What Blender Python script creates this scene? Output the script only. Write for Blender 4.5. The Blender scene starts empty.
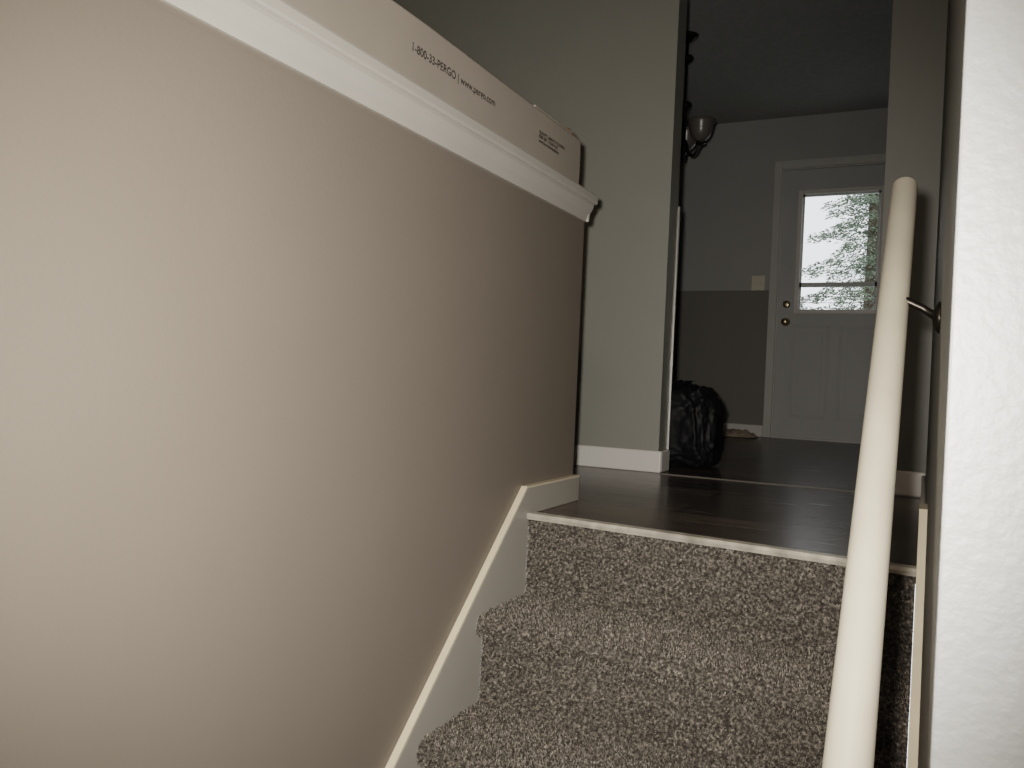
import bpy, bmesh, math, random
import numpy as np
from mathutils import Vector, Matrix, noise
random.seed(4); np.random.seed(4)
S=bpy.context.scene
S.view_settings.view_transform='Filmic'
S.view_settings.look='Medium High Contrast'
S.view_settings.exposure=-0.12

# ---------------------------------------------------------------- materials
def mat(name,col,rough=0.6,metal=0.0,var=0.06,vscale=4,bump=0.0,bscale=200,spec=0.5,coat=0):
    m=bpy.data.materials.new(name); m.use_nodes=True
    nt=m.node_tree; b=nt.nodes['Principled BSDF']
    b.inputs['Roughness'].default_value=rough; b.inputs['Metallic'].default_value=metal
    b.inputs['Specular IOR Level'].default_value=spec
    b.inputs['Coat Weight'].default_value=coat
    tc=nt.nodes.new('ShaderNodeTexCoord')
    n=nt.nodes.new('ShaderNodeTexNoise'); n.inputs['Scale'].default_value=vscale; n.inputs['Detail'].default_value=4
    nt.links.new(tc.outputs['Object'],n.inputs['Vector'])
    r=nt.nodes.new('ShaderNodeValToRGB')
    r.color_ramp.elements[0].position=0.3; r.color_ramp.elements[1].position=0.7
    r.color_ramp.elements[0].color=[c*(1-var) for c in col]+[1]
    r.color_ramp.elements[1].color=[min(1,c*(1+var)) for c in col]+[1]
    nt.links.new(n.outputs['Fac'],r.inputs['Fac']); nt.links.new(r.outputs['Color'],b.inputs['Base Color'])
    if bump>0:
        n2=nt.nodes.new('ShaderNodeTexNoise'); n2.inputs['Scale'].default_value=bscale; n2.inputs['Detail'].default_value=3
        nt.links.new(tc.outputs['Object'],n2.inputs['Vector'])
        bp=nt.nodes.new('ShaderNodeBump'); bp.inputs['Strength'].default_value=bump; bp.inputs['Distance'].default_value=0.003
        nt.links.new(n2.outputs['Fac'],bp.inputs['Height']); nt.links.new(bp.outputs['Normal'],b.inputs['Normal'])
    return m
M_wall=mat('greige_paint',(0.178,0.153,0.126),0.45,var=0.02,bump=0.10,bscale=160,spec=0.35)
M_post=mat('grey_paint',(0.25,0.245,0.212),0.5,var=0.02,bump=0.12,bscale=160)
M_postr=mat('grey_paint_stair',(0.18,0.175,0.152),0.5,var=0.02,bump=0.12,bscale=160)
M_wallend=mat('white_wall_paint',(0.27,0.27,0.26),0.5,var=0.02,bump=0.45,bscale=90)
M_ceil=mat('ceiling_paint',(0.42,0.42,0.405),0.9,var=0.08,vscale=30,bump=0.5,bscale=60)
M_trim=mat('white_trim_paint',(0.68,0.65,0.60),0.35,var=0.03)
M_skirt=mat('skirt_paint',(0.33,0.305,0.265),0.4,var=0.04)
M_cap=mat('cap_paint',(0.42,0.395,0.355),0.35,var=0.03)
M_cream=mat('cream_trim_paint',(0.60,0.52,0.39),0.4,var=0.05,vscale=12)
M_rail=mat('rail_paint',(0.40,0.360,0.29),0.4,var=0.08,vscale=10)
M_door=mat('door_paint',(0.47,0.47,0.455),0.5,var=0.03)
M_case=mat('casing_paint',(0.54,0.53,0.50),0.45,var=0.03)
M_dark=mat('dark_bronze',(0.03,0.025,0.02),0.35,metal=0.8)
M_metal=mat('brushed_metal',(0.55,0.54,0.5),0.35,metal=0.9)
M_brass=mat('aged_brass',(0.60,0.50,0.33),0.3,metal=0.9)
M_nosing=mat('nosing_strip_paint',(0.36,0.33,0.275),0.3,var=0.35,vscale=25)
M_box=mat('white_cardboard',(0.28,0.245,0.205),0.7,var=0.05,vscale=6)
M_card=mat('brown_cardboard',(0.24,0.14,0.08),0.8)
M_ink=mat('printing_ink',(0.04,0.035,0.03),0.7)
M_bag=mat('black_plastic',(0.007,0.007,0.008),0.55,var=0.1,bump=0.3,bscale=25,spec=0.28)
M_plate=mat('switch_plate',(0.70,0.65,0.53),0.4)
M_shade=mat('frosted_glass',(0.15,0.14,0.12),0.3)
M_rag=mat('beige_cloth',(0.36,0.30,0.23),0.9,vscale=20,var=0.15)
M_slat=mat('sash_paint',(0.62,0.64,0.62),0.5)
M_snow=mat('snow',(0.45,0.50,0.47),0.9,var=0.1,vscale=1.5)
M_needle=mat('conifer_needles',(0.15,0.185,0.135),0.9,var=0.35,vscale=2)
M_bark=mat('bark',(0.10,0.08,0.06),0.9,var=0.4,vscale=8)
M_wood=mat('deck_wood',(0.35,0.34,0.32),0.8,var=0.2)
M_thr=mat('threshold_wood',(0.19,0.175,0.155),0.35,var=0.1)

M_two=mat('two_tone_wall_paint',(0.41,0.405,0.38),0.6,var=0.02)
nt=M_two.node_tree; b=nt.nodes['Principled BSDF']
g=nt.nodes.new('ShaderNodeNewGeometry'); sx=nt.nodes.new('ShaderNodeSeparateXYZ'); nt.links.new(g.outputs['Position'],sx.inputs[0])
lt=nt.nodes.new('ShaderNodeMath'); lt.operation='LESS_THAN'; lt.inputs[1].default_value=1.127; nt.links.new(sx.outputs['Z'],lt.inputs[0])
mx=nt.nodes.new('ShaderNodeMixRGB'); nt.links.new(lt.outputs[0],mx.inputs['Fac'])
src=b.inputs['Base Color'].links[0].from_socket
nt.links.new(src,mx.inputs['Color1']); mx.inputs['Color2'].default_value=(0.225,0.215,0.19,1); nt.links.new(mx.outputs[0],b.inputs['Base Color'])

# laminate
M_floor=bpy.data.materials.new('dark_laminate'); M_floor.use_nodes=True
nt=M_floor.node_tree; b=nt.nodes['Principled BSDF']
tc=nt.nodes.new('ShaderNodeTexCoord')
br=nt.nodes.new('ShaderNodeTexBrick'); br.inputs['Scale'].default_value=1.0
br.inputs['Brick Width'].default_value=1.2; br.inputs['Row Height'].default_value=0.19; br.inputs['Mortar Size'].default_value=0.003
br.inputs['Color1'].default_value=(0.090,0.069,0.054,1); br.inputs['Color2'].default_value=(0.19,0.15,0.12,1); br.inputs['Mortar'].default_value=(0.010,0.008,0.007,1)
nt.links.new(tc.outputs['Object'],br.inputs['Vector'])
mp=nt.nodes.new('ShaderNodeMapping'); mp.inputs['Scale'].default_value=(1.5,26,1); nt.links.new(tc.outputs['Object'],mp.inputs['Vector'])
n=nt.nodes.new('ShaderNodeTexNoise'); n.inputs['Scale'].default_value=2; n.inputs['Detail'].default_value=5; nt.links.new(mp.outputs[0],n.inputs['Vector'])
gr=nt.nodes.new('ShaderNodeValToRGB'); gr.color_ramp.elements[0].position=0.35; gr.color_ramp.elements[0].color=(0.25,0.25,0.25,1); gr.color_ramp.elements[1].position=0.68; gr.color_ramp.elements[1].color=(0.8,0.8,0.8,1)
nt.links.new(n.outputs['Fac'],gr.inputs[0])
mx=nt.nodes.new('ShaderNodeMixRGB'); mx.blend_type='MULTIPLY'; mx.inputs['Fac'].default_value=0.85
nt.links.new(br.outputs['Color'],mx.inputs['Color1']); nt.links.new(gr.outputs['Color'],mx.inputs['Color2']); nt.links.new(mx.outputs[0],b.inputs['Base Color'])
mr=nt.nodes.new('ShaderNodeMapRange'); mr.inputs['To Min'].default_value=0.18; mr.inputs['To Max'].default_value=0.32
nt.links.new(n.outputs['Fac'],mr.inputs['Value']); nt.links.new(mr.outputs[0],b.inputs['Roughness'])
b.inputs['Specular IOR Level'].default_value=0.36
bp=nt.nodes.new('ShaderNodeBump'); bp.inputs['Strength'].default_value=0.10; bp.inputs['Distance'].default_value=0.002
nt.links.new(n.outputs['Fac'],bp.inputs['Height']); 
bp2=nt.nodes.new('ShaderNodeBump'); bp2.invert=True; bp2.inputs['Strength'].default_value=0.6; bp2.inputs['Distance'].default_value=0.003
nt.links.new(br.outputs['Fac'],bp2.inputs['Height']); nt.links.new(bp.outputs['Normal'],bp2.inputs['Normal'])
nt.links.new(bp2.outputs['Normal'],b.inputs['Normal'])

def carpet_mat(name,island):
    m=bpy.data.materials.new(name); m.use_nodes=True; nt=m.node_tree; b=nt.nodes['Principled BSDF']
    b.inputs['Roughness'].default_value=0.95; b.inputs['Specular IOR Level'].default_value=0.15
    tc=nt.nodes.new('ShaderNodeTexCoord'); n=nt.nodes.new('ShaderNodeTexNoise'); n.inputs['Scale'].default_value=150; n.inputs['Detail'].default_value=2
    nt.links.new(tc.outputs['Object'],n.inputs['Vector'])
    add=nt.nodes.new('ShaderNodeMath'); add.operation='MULTIPLY_ADD'; 
    if island:
        g=nt.nodes.new('ShaderNodeNewGeometry'); nt.links.new(g.outputs['Random Per Island'],add.inputs[0]); add.inputs[1].default_value=0.36
        sb=nt.nodes.new('ShaderNodeMath'); sb.operation='SUBTRACT'; sb.inputs[1].default_value=0.19
        nt.links.new(n.outputs['Fac'],sb.inputs[0]); nt.links.new(sb.outputs[0],add.inputs[2])
    else:
        nt.links.new(n.outputs['Fac'],add.inputs[0]); add.inputs[1].default_value=1; add.inputs[2].default_value=-0.05
    r=nt.nodes.new('ShaderNodeValToRGB'); e=r.color_ramp.elements
    e[0].position=0.30; e[0].color=(0.042,0.037,0.033,1); e[1].position=0.74; e[1].color=(0.37,0.330,0.277,1)
    k=e.new(0.44); k.color=(0.088,0.078,0.067,1); k=e.new(0.58); k.color=(0.178,0.155,0.128,1)
    nt.links.new(add.outputs[0],r.inputs['Fac']); nt.links.new(r.outputs['Color'],b.inputs['Base Color'])
    return m
M_carpet=carpet_mat('carpet_base',False); M_tuft=carpet_mat('carpet_pile',True)

# ---------------------------------------------------------------- helpers
def link(o,parent=None):
    S.collection.objects.link(o)
    if parent: o.parent=parent
    return o
def empty(name):
    o=bpy.data.objects.new(name,None); link(o); return o
def from_bm(name,bm,m,parent=None,smooth=False):
    bmesh.ops.recalc_face_normals(bm,faces=bm.faces)
    me=bpy.data.meshes.new(name); bm.to_mesh(me); bm.free()
    if smooth:
        for p in me.polygons: p.use_smooth=True
    o=bpy.data.objects.new(name,me); me.materials.append(m); return link(o,parent)
def add_box(bm,a,b):
    vs=[bm.verts.new((x,y,z)) for x in (a[0],b[0]) for y in (a[1],b[1]) for z in (a[2],b[2])]
    for f in ((0,1,3,2),(4,6,7,5),(0,4,5,1),(2,3,7,6),(0,2,6,4),(1,5,7,3)): bm.faces.new([vs[i] for i in f])
def boxes(name,lst,m,parent=None,bevel=0):
    bm=bmesh.new()
    for a,b in lst: add_box(bm,a,b)
    o=from_bm(name,bm,m,parent)
    if bevel:
        md=o.modifiers.new('bev','BEVEL'); md.width=bevel; md.segments=2; md.limit_method='ANGLE'
    return o
def box(name,a,b,m,parent=None,bevel=0): return boxes(name,[(a,b)],m,parent,bevel)
def prism(name,pts,axis,lo,hi,m,parent=None,bevel=0,smooth=False):
    bm=bmesh.new()
    def P(p,t): return {'x':(t,p[0],p[1]),'y':(p[0],t,p[1]),'z':(p[0],p[1],t)}[axis]
    A=[bm.verts.new(P(p,lo)) for p in pts]; B=[bm.verts.new(P(p,hi)) for p in pts]
    bm.faces.new(A); bm.faces.new(B[::-1]); n=len(pts)
    for i in range(n): bm.faces.new((A[i],A[(i+1)%n],B[(i+1)%n],B[i]))
    o=from_bm(name,bm,m,parent)
    if bevel:
        md=o.modifiers.new('bev','BEVEL'); md.width=bevel; md.segments=2; md.limit_method='ANGLE'
    return o
def tube(name,pts,rad,m,parent=None,seg=24):
    pts=[Vector(p) for p in pts]
    if not hasattr(rad,'__len__'): rad=[rad]*len(pts)
    bm=bmesh.new(); rings=[]
    ref=None
    for i,p in enumerate(pts):
        t=(pts[min(i+1,len(pts)-1)]-pts[max(i-1,0)]).normalized()
        if ref is None: ref=t.orthogonal().normalized()
        ref=(ref-t*ref.dot(t)).normalized(); bt=t.cross(ref)
        rings.append([bm.verts.new(p+(ref*math.cos(2*math.pi*k/seg)+bt*math.sin(2*math.pi*k/seg))*rad[i]) for k in range(seg)])
    for a,b in zip(rings,rings[1:]):
        for k in range(seg): bm.faces.new((a[k],a[(k+1)%seg],b[(k+1)%seg],b[k]))
    bm.faces.new(rings[0][::-1]); bm.faces.new(rings[-1])
    return from_bm(name,bm,m,parent,True)
def lathe(name,prof,c,m,parent=None,seg=28):
    bm=bmesh.new(); rings=[]
    for r,z in prof:
        r=max(r,1e-4); rings.append([bm.verts.new((c[0]+r*math.cos(2*math.pi*k/seg),c[1]+r*math.sin(2*math.pi*k/seg),c[2]+z)) for k in range(seg)])
    for a,b in zip(rings,rings[1:]):
        for k in range(seg): bm.faces.new((a[k],a[(k+1)%seg],b[(k+1)%seg],b[k]))
    bm.faces.new(rings[0][::-1]); bm.faces.new(rings[-1])
    return from_bm(name,bm,m,parent,True)

# ---------------------------------------------------------------- constants
XL=-0.92; XR=0.015; FZ=-1.435; CZ=2.445
KE=2.275
XP=-0.948
XQ=-0.162
SK=0.09
def yoff(x): return -SK*(x+0.905)/0.905

# ---------------------------------------------------------------- shell
prism('floor_landing',[(-4,-1.5),(-1.04,-1.5),(-1.04,KE),(XL,KE),(XL,1.962),(XR,1.962-SK),(XR,3.26),(1.6,3.26),(1.6,6.67),(-4,6.67)],'z',-0.03,0,M_floor)
box('floor_foyer',(-1.04,-1.5,FZ-0.1),(1.6,3.26,FZ),M_floor)
box('ceiling',(-4.1,-1.6,CZ),(1.7,6.8,CZ+0.1),M_ceil)
box('wall_left',(-1.04,-1.5,FZ),(XL,KE,0.85),M_wall)
o=box('wall_stair_right',(XR,0.66,FZ),(0.135,3.26,CZ),M_postr)
box('wall_end_face',(XR-0.001,0.645,FZ),(0.136,0.66,CZ),M_wallend,o,0.002)
boxes('wall_partition',[((-4,3.26,0),(XP-0.003,3.38,CZ)),((XP-0.003,3.26,2.06),(XQ,3.38,CZ))],M_post)
box('wall_partition_right',(XQ,3.26,0),(1.6,3.38,CZ),M_postr)
boxes('wall_far',[((-4,6.55,0),(-1.04,6.67,CZ)),((-0.2,6.55,0),(1.6,6.67,CZ)),((-1.04,6.55,2.05),(-0.2,6.67,CZ))],M_two)
box('wall_outer_left',(-4.1,-1.6,-0.03),(-4,6.67,CZ),M_two)
box('wall_outer_right',(1.6,-1.6,FZ),(1.7,6.67,CZ),M_trim)
box('wall_back',(-4,-1.6,FZ),(1.6,-1.5,CZ),M_trim)
def bb(name,a,b): return box(name,a,b,M_trim,None,0.006)
bb('baseboard_partition_left',(-4,3.246,0),(XP+0.011,3.26,0.088))
bb('baseboard_jamb_left',(XP-0.003,3.26,0),(XP+0.011,3.38,0.088))
bb('baseboard_partition_right',(XQ-0.014,3.246,0),(XR,3.26,0.088))
bb('baseboard_far_left',(-4,6.536,0),(-1.10,6.55,0.09))
bb('baseboard_far_right',(-0.14,6.536,0),(1.6,6.55,0.09))
prism('trim_threshold',[(3.208,0),(3.232,0),(3.228,0.004),(3.212,0.004)],'x',XP+0.02,XR-0.002,M_thr)
sl=0.89
def skirt(name,x0,x1,top,yend,yknee):
    e=empty(name)
    yb=0.42
    zb=top-(yknee-yb)*sl
    pts=[(yend,0.0),(yend,top),(yknee,top),(yb,zb),(yb,FZ),(yb+0.35,FZ),(1.98,-0.16),(1.98,0.0)]
    prism('board',pts,'x',x0,x1,M_skirt,e,0.002)
    t=0.005
    pts=[(yend,top),(yend,top+t),(yknee-0.002,top+t),(yb,zb+t*1.3),(yb,zb),(yknee,top)]
    prism('top_edge',pts,'x',x0,x1,M_cream,e)
    return e
skirt('trim_skirt_left',XL,-0.903,0.070,KE+0.012,1.93)
skirt('trim_skirt_right',0.0,XR,0.115,2.0,1.90)
bb('baseboard_landing_right',(0.002,2.0,0),(XR,3.246,0.08))

cap=empty('trim_half_wall_cap')
P0=[(0,0.823),(0.006,0.823),(0.009,0.834),(0.012,0.846),(0.020,0.858),(0.024,0.868),(0.024,0.876),(0,0.876)]
prism('moulding',[(XL+a,b) for a,b in P0],'y',-1.5,KE+0.01,M_cap,cap)
prism('end_moulding',[(KE+a,b) for a,b in P0],'x',-1.05,XL+0.012,M_cap,cap)
box('top_board',(-1.075,-1.5,0.8765),(XL+0.030,KE+0.032,0.905),M_cap,cap,0.006)
box('core',(-1.04,-1.5,0.85),(XL,KE,0.876),M_cap,cap)

# flooring box
fb=empty('cardboard_flooring_box')
bx0,bx1,by0,by1,bz0,bz1=-1.10,-0.903,0.70,2.18,0.906,1.036
bm=bmesh.new(); add_box(bm,(bx0,by0,bz0),(bx1,by1,bz1))
bmesh.ops.subdivide_edges(bm,edges=bm.edges[:],cuts=10,use_grid_fill=True)
for v in bm.verts:
    nz=noise.noise(v.co*5)*0.003
    if v.co.z>bz0+0.01: v.co.z+=nz
    if abs(v.co.x-bx0)<1e-4: v.co.x+=nz
    if v.co.y>by1-1e-3: v.co.y+=0.004*math.sin((v.co.z-bz0)*24)
o=from_bm('carton',bm,M_box,fb); md=o.modifiers.new('b','BEVEL'); md.width=0.005; md.segments=3; md.limit_method='ANGLE'; md.angle_limit=1.0
box('lid_flap',(bx0,by1-0.30,bz1+0.001),(bx1-0.004,by1-0.06,bz1+0.006),M_box,fb,0.001)
prism('torn_flap',[(by1-0.09,bz1),(by1-0.02,bz1),(by1-0.03,bz1+0.012),(by1-0.045,bz1+0.008),(by1-0.055,bz1+0.018),(by1-0.07,bz1+0.016)],'x',-0.96,-0.915,M_card,fb)
box('end_tape',(bx0+0.06,by1-0.0005,bz0+0.02),(bx1-0.06,by1+0.004,bz1-0.01),M_card,fb)
lathe('hand_hole',[(0.010,0),(0.010,0.001)],(0,0,0),M_ink,fb).matrix_local=Matrix.Translation((bx1-0.0002,1.09,1.018))@Matrix.Rotation(math.pi/2,4,'Y')
def text(body,y,z,size):
    c=bpy.data.curves.new('printed_text','FONT'); c.body=body; c.size=size; c.offset=0.0004; c.materials.append(M_ink)
    o=bpy.data.objects.new('printed_text',c); link(o,fb)
    o.matrix_local=Matrix(((0,0,1,bx1+0.0008),(1,0,0,y),(0,1,0,z),(0,0,0,1))); return o
text('1-800-33-PERGO | www.pergo.com',1.315,0.966,0.0235)
for i,s in enumerate(('QUALITY LAMINATE FLOORING','KEEP DRY  STORE FLAT','www.floors.info/installation')): text(s,1.90,0.976-i*0.011,0.0115)

# ---------------------------------------------------------------- carpeted stairs
rise=0.205; run=0.232; r=0.022; nose=0.03
prof=[]
def seg(a,b,step=0.005):
    n=max(1,int(math.hypot(b[0]-a[0],b[1]-a[1])/step))
    for i in range(n): prof.append((a[0]+(b[0]-a[0])*i/n,a[1]+(b[1]-a[1])*i/n))
for i in range(7):
    yr=1.945-run*i; zt=-rise*i; zb=-rise*(i+1)
    start=(yr,zt-(0.002 if i==0 else 2*r+0.012))
    seg(start,(yr,zb+0.018))
    for k in range(4):
        a=k/4*math.pi/2; prof.append((yr-0.018+0.018*math.cos(a),zb+0.018-0.018*math.sin(a)))
    if i<6:
        yn=1.945-run*(i+1)-nose
        seg((yr-0.018,zb),(yn+r,zb))
        for k in range(14):
            a=k/14*math.pi; prof.append((yn+r-r*math.sin(a),zb-r+r*math.cos(a)))
        seg((yn+r,zb-2*r),(yr-run-0.0005,zb-2*r-0.011))
prof=np.array(prof); npf=len(prof)
d=np.gradient(prof,axis=0); nrm=np.stack([-d[:,1],d[:,0]],1); nrm/=np.linalg.norm(nrm,axis=1)[:,None]+1e-9
if nrm[2,0]>0: nrm=-nrm
xs=np.linspace(-0.902,-0.001,180)
V=[]
for j,(p,nn) in enumerate(zip(prof,nrm)):
    for x in xs:
        h=0.003*noise.noise(Vector((x*90,p[0]*90,p[1]*90)))+0.004*noise.noise(Vector((x*9,p[0]*9,p[1]*9)))
        V.append((x,p[0]+nn[0]*h+yoff(x),p[1]+nn[1]*h))
nx=len(xs)
F=[(j*nx+i,j*nx+i+1,(j+1)*nx+i+1,(j+1)*nx+i) for j in range(npf-1) for i in range(nx-1)]
st=empty('carpeted_staircase')
me=bpy.data.meshes.new('carpet'); me.from_pydata(V,[],F); me.materials.append(M_carpet)
for p in me.polygons: p.use_smooth=True
link(bpy.data.objects.new('carpet',me),st)
V=np.array(V); N=380000
jmax=int(npf*0.62)
j=np.random.rand(N)*(jmax-2); ji=j.astype(int); ii=np.random.randint(0,nx-1,N)
base=V[ji*nx+ii]; fx=np.random.rand(N)[:,None]; fy=(j-ji)[:,None]
base=base+(V[ji*nx+ii+1]-base)*fx+(V[(ji+1)*nx+ii]-base)*fy
nn=np.stack([np.zeros(N),nrm[ji,0],nrm[ji,1]],1)
dirv=nn+np.random.normal(0,0.6,(N,3)); dirv/=np.linalg.norm(dirv,axis=1)[:,None]
side=np.cross(dirv,np.random.normal(0,1,(N,3))); side/=np.linalg.norm(side,axis=1)[:,None]
L=(0.004+0.005*np.random.rand(N))[:,None]; W=0.0007
a=base-nn*0.002-side*W; b_=base-nn*0.002+side*W; c=base+dirv*L+side*W*0.8; d_=base+dirv*L-side*W*0.8
for arr in (a,b_,c,d_): arr[:,0]=np.clip(arr[:,0],-0.9025,-0.0005); arr[:,2]=np.minimum(arr[:,2],0.000)
VV=np.stack([a,b_,c,d_],1).reshape(-1,3).astype(np.float32)
me=bpy.data.meshes.new('pile'); me.vertices.add(len(VV)); me.vertices.foreach_set('co',VV.ravel())
me.loops.add(4*N); me.loops.foreach_set('vertex_index',np.arange(4*N,dtype=np.int32))
me.polygons.add(N); me.polygons.foreach_set('loop_start',np.arange(0,4*N,4,dtype=np.int32))
me.update(); me.validate(); me.materials.append(M_tuft)
link(bpy.data.objects.new('pile',me),st)
bm=bmesh.new()
pr=[(-0.010,-0.010),(-0.013,-0.001),(-0.009,0.006),(0.010,0.008),(0.026,0.001)]
ends=[]
for x in (-0.903,-0.0005):
    y=1.945+yoff(x); ends.append([bm.verts.new((x,y+p[0],p[1])) for p in pr])
A,B=ends; bm.faces.new(A); bm.faces.new(B[::-1])
for i in range(5): bm.faces.new((A[i],A[(i+1)%5],B[(i+1)%5],B[i]))
from_bm('edge_strip',bm,M_nosing,st)

# ---------------------------------------------------------------- handrail
hr=empty('handrail')
RX=-0.046; RS=0.862; ty,tz=1.575,0.712
dv=Vector((0,-1,-RS)).normalized(); top=Vector((RX,ty,tz)); R0=0.0205
pts=[];rad=[]
for k in range(7):
    a=k/6*math.pi/2; pts.append(top+dv*(0.010*(1-math.cos(a)))); rad.append(R0-0.010+0.010*math.sin(a))
pts.append(top+dv*0.4);rad.append(R0); pts.append(top+dv*1.75);rad.append(R0); pts.append(top+dv*1.757);rad.append(R0*0.8)
tube('rail',pts,rad,M_rail,hr,40)
for by in (1.30,0.72):
    rz=tz-(ty-by)*RS
    P=Vector((RX,by,rz))
    tube('bracket_arm',[P+Vector((0.004,0,0.010)),P+Vector((0.018,0,0.008)),P+Vector((0.038,0,-0.002)),(XR-0.004,by,rz-0.015)],[0.006,0.006,0.0055,0.006],M_dark,hr,12)
    pl=lathe('bracket_plate',[(0.022,0),(0.022,0.003),(0.014,0.008),(0.006,0.010)],(0,0,0),M_dark,hr)
    pl.matrix_local=Matrix.Translation((XR,by,rz-0.015))@Matrix.Rotation(-math.pi/2,4,'Y')

prism('corner_guard',[(XP-0.003,3.38),(XP+0.004,3.38),(XP+0.004,3.392),(XP-0.02,3.392),(XP-0.02,3.385),(XP-0.003,3.385)],'z',0.0,1.10,M_metal)

# ---------------------------------------------------------------- far door
dr=empty('door_1')
x0,x1=-1.03,-0.21; gx0,gx1,gz0,gz1=-0.885,-0.345,0.98,1.85
y0,y1=6.565,6.61
boxes('slab',[((x0,y0,0.012),(gx0,y1,2.04)),((gx1,y0,0.012),(x1,y1,2.04)),((gx0,y0,gz1),(gx1,y1,2.04)),((gx0,y0,0.012),(gx1,y1,gz0))],M_door,dr)
w=0.032
boxes('lite_frame',[((gx0-w,y0-0.014,gz0-w),(gx0,y0,gz1+w)),((gx1,y0-0.014,gz0-w),(gx1+w,y0,gz1+w)),((gx0,y0-0.014,gz1),(gx1,y0,gz1+w)),((gx0,y0-0.014,gz0-w),(gx1,y0,gz0))],M_trim,dr,0.003)
def panel(a,b,c,d):
    t=0.018
    boxes('panel_moulding',[((a,y0-0.005,c),(a+t,y0,d)),((b-t,y0-0.005,c),(b,y0,d)),((a+t,y0-0.005,c),(b-t,y0,c+t)),((a+t,y0-0.005,d-t),(b-t,y0,d))],M_door,dr,0.003)
    box('panel_field',(a+0.05,y0-0.004,c+0.05),(b-0.05,y0,d-0.05),M_door,dr,0.004)
panel(-0.92,-0.65,0.16,0.86); panel(-0.58,-0.31,0.16,0.86)
gm=bpy.data.materials.new('window_glass'); gm.use_nodes=True; nt=gm.node_tree; nt.nodes.remove(nt.nodes['Principled BSDF'])
tr=nt.nodes.new('ShaderNodeBsdfTransparent'); gl=nt.nodes.new('ShaderNodeBsdfGlossy'); gl.inputs['Roughness'].default_value=0.02; mxs=nt.nodes.new('ShaderNodeMixShader'); mxs.inputs[0].default_value=0.05
nt.links.new(tr.outputs[0],mxs.inputs[1]); nt.links.new(gl.outputs[0],mxs.inputs[2]); nt.links.new(mxs.outputs[0],nt.nodes['Material Output'].inputs[0])
box('glass',(gx0,6.592,gz0),(gx1,6.596,gz1),gm,dr)
boxes('sash_rails',[((gx0,6.567,1.150),(gx1,6.587,1.184)),((gx0,6.567,gz1-0.016),(gx1,6.587,gz1)),((gx0,6.567,gz0),(gx0+0.014,6.587,gz1)),((gx1-0.014,6.567,gz0),(gx1,6.587,gz1)),((gx0,6.567,1.075),(gx1,6.573,1.079)),((gx0,6.567,1.030),(gx1,6.573,1.034))],M_slat,dr)
def knob(z,prof):
    o=lathe('knob',prof,(0,0,0),M_brass,dr); o.matrix_local=Matrix.Translation((-0.970,y0,z))@Matrix.Rotation(math.pi/2,4,'X')
knob(0.885,[(0.032,0),(0.032,0.005),(0.014,0.012),(0.012,0.03),(0.024,0.038),(0.028,0.05),(0.024,0.062),(0.008,0.067)])
knob(1.02,[(0.028,0),(0.028,0.008),(0.022,0.014),(0.010,0.016)])
boxes('trim_door_casing',[((-1.10,6.532,0),(-1.04,6.55,2.11)),((-0.2,6.532,0),(-0.14,6.55,2.11)),((-1.04,6.532,2.05),(-0.2,6.55,2.11))],M_case,None,0.004)
boxes('trim_door_jamb',[((-1.04,6.55,0),(-1.03,6.67,2.05)),((-0.21,6.55,0),(-0.2,6.67,2.05)),((-1.03,6.55,2.041),(-0.21,6.67,2.05)),((-1.03,6.55,0),(-0.21,6.67,0.011))],M_case)
sp=empty('light_switch'); box('plate',(-1.235,6.544,1.125),(-1.135,6.55,1.24),M_plate,sp,0.003)
for sx_ in (-1.208,-1.168): box('toggle',(sx_,6.532,1.172),(sx_+0.008,6.545,1.192),M_plate,sp,0.001)

# ---------------------------------------------------------------- chandelier
ch=empty('chandelier'); cx,cy=-1.352,4.85
tube('stem',[(cx,cy,1.75),(cx,cy,CZ-0.02)],0.007,M_dark,ch,12)
lathe('canopy',[(0.01,-0.045),(0.03,-0.035),(0.06,-0.012),(0.065,0)],(cx,cy,CZ),M_dark,ch)
lathe('upper_knob',[(0.008,-0.04),(0.03,-0.02),(0.040,0),(0.034,0.012),(0.010,0.02)],(cx,cy,2.31),M_dark,ch)
lathe('body',[(0.004,-0.10),(0.016,-0.085),(0.010,-0.07),(0.022,-0.055),(0.036,-0.02),(0.026,0.01),(0.014,0.03),(0.012,0.18),(0.030,0.21),(0.042,0.23),(0.036,0.245),(0.012,0.255),(0.008,0.27)],(cx,cy,1.80),M_dark,ch)
for ang in (-22,98,218):
    a=math.radians(ang); ux,uy=math.cos(a),math.sin(a); pts=[]
    for k in range(15):
        t=k/14; rr=0.02+0.10*t; zz=1.78-0.06*math.sin(math.pi*t*0.95)
        pts.append((cx+ux*rr,cy+uy*rr,zz))
    pts.append((cx+ux*0.125,cy+uy*0.125,1.785))
    tube('arm',pts,0.008,M_dark,ch,10)
    c0=(cx+ux*0.125,cy+uy*0.125,1.78)
    lathe('socket',[(0.008,-0.01),(0.030,0),(0.030,0.008),(0.016,0.014),(0.016,0.03)],c0,M_dark,ch)
    lathe('shade',[(0.02,0.012),(0.040,0.025),(0.058,0.05),(0.066,0.08),(0.074,0.115),(0.084,0.135),(0.078,0.135),(0.058,0.08),(0.02,0.03)],c0,M_shade,ch)

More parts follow.
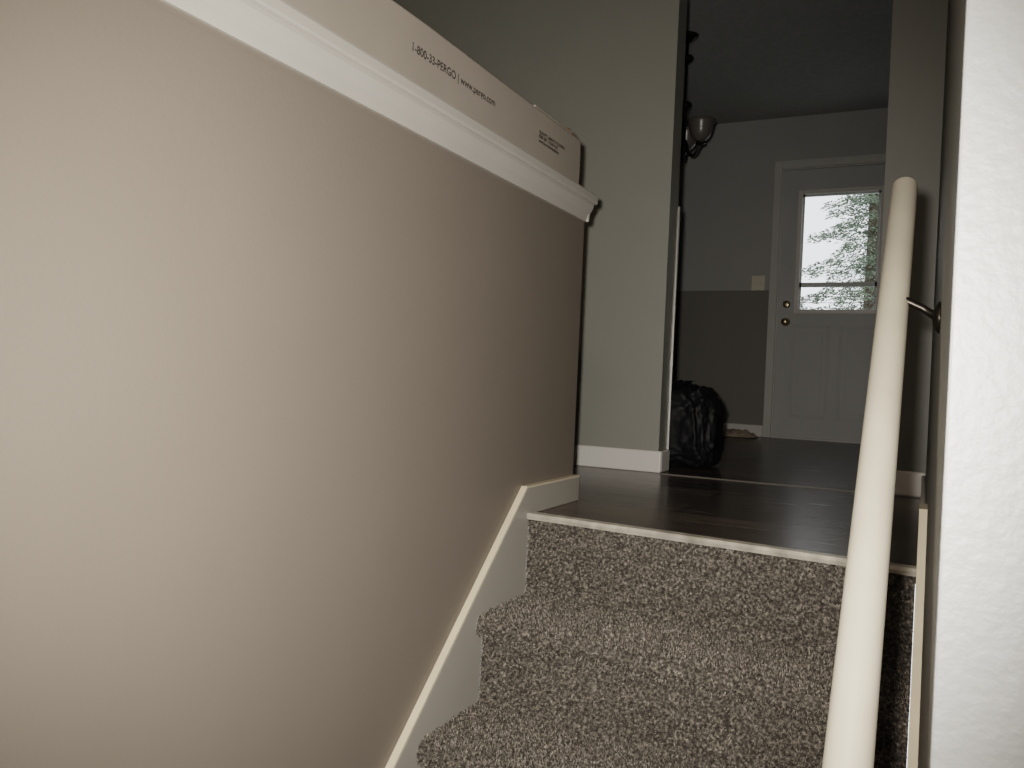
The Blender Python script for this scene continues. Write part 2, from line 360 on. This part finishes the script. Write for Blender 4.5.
# ---------------------------------------------------------------- trash bag
bm=bmesh.new(); bmesh.ops.create_icosphere(bm,subdivisions=6,radius=1)
for v in bm.verts:
    p=v.co.copy(); a=math.atan2(p.y,p.x)
    q=Vector([math.copysign(abs(c)**0.62,c) for c in p])
    fold=0.035*math.sin(a*9+3*p.z+4*noise.noise(p*2))+0.08*noise.noise(p*2.2+Vector((3,1,0)))+0.06*abs(noise.noise(p*5))+0.05*abs(noise.noise(p*10))
    s=0.92+fold
    v.co=Vector((q.x*s*(1-0.06*q.z),q.y*s,max(q.z*s,-0.86)))
zmin=min(v.co.z for v in bm.verts)
for v in bm.verts: v.co=Vector((v.co.x*0.185,v.co.y*0.17,(v.co.z-zmin)*0.200))
tb=empty('trash_bag')
o=from_bm('bag',bm,M_bag,tb,True); o.location=(-0.970,3.66,0.002)
bm=bmesh.new()
K=36;rings=[]
for k in range(6):
    t=k/5; rings.append([bm.verts.new(((0.02+0.055*t+0.014*math.sin(i*1.9)*t)*math.cos(2*math.pi*i/K),(0.02+0.05*t+0.012*math.cos(i*2.3)*t)*math.sin(2*math.pi*i/K),0.03*t+0.008*math.sin(i*1.3)*t)) for i in range(K)])
for a_,b2 in zip(rings,rings[1:]):
    for i in range(K): bm.faces.new((a_[i],a_[(i+1)%K],b2[(i+1)%K],b2[i]))
o=from_bm('tied_neck',bm,M_bag,tb,True); o.location=(-1.01,3.68,0.345)
bm=bmesh.new(); bmesh.ops.create_grid(bm,x_segments=40,y_segments=30,size=1)
for v in bm.verts:
    p=v.co; e=max(0,1-p.x**2-p.y**2)
    v.co=Vector((p.x*0.17,p.y*0.10,0.004+0.06*e**0.5*(0.5+0.9*abs(noise.noise(Vector((p.x*2.5,p.y*2.5,0.3)))))))
o=from_bm('crumpled_cloth',bm,M_rag,None,True); o.location=(-1.27,6.32,0.0)

# ---------------------------------------------------------------- outside
box('ground_snow',(-14,6.9,-0.9),(14,40,-0.6),M_snow)
deck=empty('deck_railing')
boxes('rails',[((-3,9.6,1.10),(3,9.66,1.13)),((-3,9.6,0.15),(3,9.66,0.2))],M_wood,deck)
boxes('balusters',[((-3+0.14*i,9.61,-0.6 if i%10==0 else 0.2),(-2.97+0.14*i,9.65,1.10)) for i in range(43)],M_wood,deck)
def conifer(x,y,h,seed,nb=110,z0=0.3,spread=2.6):
    rnd=random.Random(seed); e=empty('conifer_tree')
    tube('trunk',[(x,y,-0.6),(x,y,h*0.5),(x,y,h)],[0.14,0.08,0.02],M_bark,e,12)
    vs=[];fs=[]
    for k in range(nb):
        z=z0+(h-0.4)*(k+rnd.random())/nb; R=(1-z/h)*spread*rnd.uniform(0.6,1.1)+0.15; a=k*2.4+rnd.uniform(-.4,.4)
        M=int(330*R)
        for s in range(M):
            t=rnd.random(); rr=R*t; zz=z+0.10*R*t-0.22*R*t*t
            wd=0.34*R*(1-t)**0.7*min(1,t*4)+0.05
            off=rnd.uniform(-1,1)*wd
            c=Vector((x+math.cos(a)*rr-math.sin(a)*off,y+math.sin(a)*rr+math.cos(a)*off,zz-abs(off)*0.3+rnd.uniform(-.06,.06)))
            dd=Vector((math.cos(a+rnd.uniform(-1,1)),math.sin(a+rnd.uniform(-1,1)),rnd.uniform(-.6,.3)))*rnd.uniform(0.04,0.08)
            sd=Vector((rnd.uniform(-1,1),rnd.uniform(-1,1),rnd.uniform(-1,1))).normalized()*0.013
            i0=len(vs); vs+= [c-sd,c+sd,c+dd]; fs.append((i0,i0+1,i0+2))
    me=bpy.data.meshes.new('branches'); me.from_pydata(vs,[],fs); me.materials.append(M_needle)
    link(bpy.data.objects.new('branches',me),e)
conifer(-0.80,13.8,7.6,1,170,0.3,1.8); conifer(-3.3,23,3.2,2,60); conifer(1.0,18,8,3)

# ---------------------------------------------------------------- world and lights
w=bpy.data.worlds.new('overcast'); S.world=w; w.use_nodes=True
nt=w.node_tree; bg=nt.nodes['Background']; tc=nt.nodes.new('ShaderNodeTexCoord'); n=nt.nodes.new('ShaderNodeTexNoise'); n.inputs['Scale'].default_value=3
rp=nt.nodes.new('ShaderNodeValToRGB'); rp.color_ramp.elements[0].color=(0.80,0.84,0.88,1); rp.color_ramp.elements[1].color=(0.95,0.97,1,1)
nt.links.new(tc.outputs['Generated'],n.inputs['Vector']); nt.links.new(n.outputs['Fac'],rp.inputs[0]); nt.links.new(rp.outputs[0],bg.inputs[0]); bg.inputs[1].default_value=2.2

yaw=math.radians(26.5); roll=math.radians(2.6); pit=math.radians(0.235)
Fv=Vector((-math.sin(yaw)*math.cos(pit),math.cos(yaw)*math.cos(pit),-math.sin(pit)))
Rv=Vector((math.cos(yaw),math.sin(yaw),0)); Uv=Rv.cross(Fv)
cX=Rv*math.cos(roll)+Uv*math.sin(roll); cY=-Rv*math.sin(roll)+Uv*math.cos(roll)
cam=bpy.data.cameras.new('camera'); cam.sensor_width=36; cam.lens=828/1024*36; cam.clip_start=0.01
co=bpy.data.objects.new('camera',cam); link(co)
co.matrix_world=Matrix(((cX.x,cY.x,-Fv.x,0),(cX.y,cY.y,-Fv.y,0),(cX.z,cY.z,-Fv.z,0.345),(0,0,0,1)))
S.camera=co

fl=bpy.data.lights.new('camera_flash','SPOT'); fl.energy=210; fl.spot_size=math.radians(95); fl.spot_blend=1.0; fl.shadow_soft_size=0.02; fl.color=(1.0,0.96,0.91)
fo=bpy.data.objects.new('camera_flash',fl); link(fo); fo.location=(-0.04,-0.02,0.39)
fo.rotation_euler=(Fv+Vector((-0.03,0,-0.03))).to_track_quat('-Z','Y').to_euler()
al=bpy.data.lights.new('foyer_fill_light','AREA'); al.shape='DISK'; al.size=0.4; al.energy=16; al.color=(1.0,0.82,0.66)  # soft warm fill added behind the camera to even out the flash falloff
ao=bpy.data.objects.new('foyer_fill_light',al); link(ao); ao.location=(-0.1,-0.5,2.40)
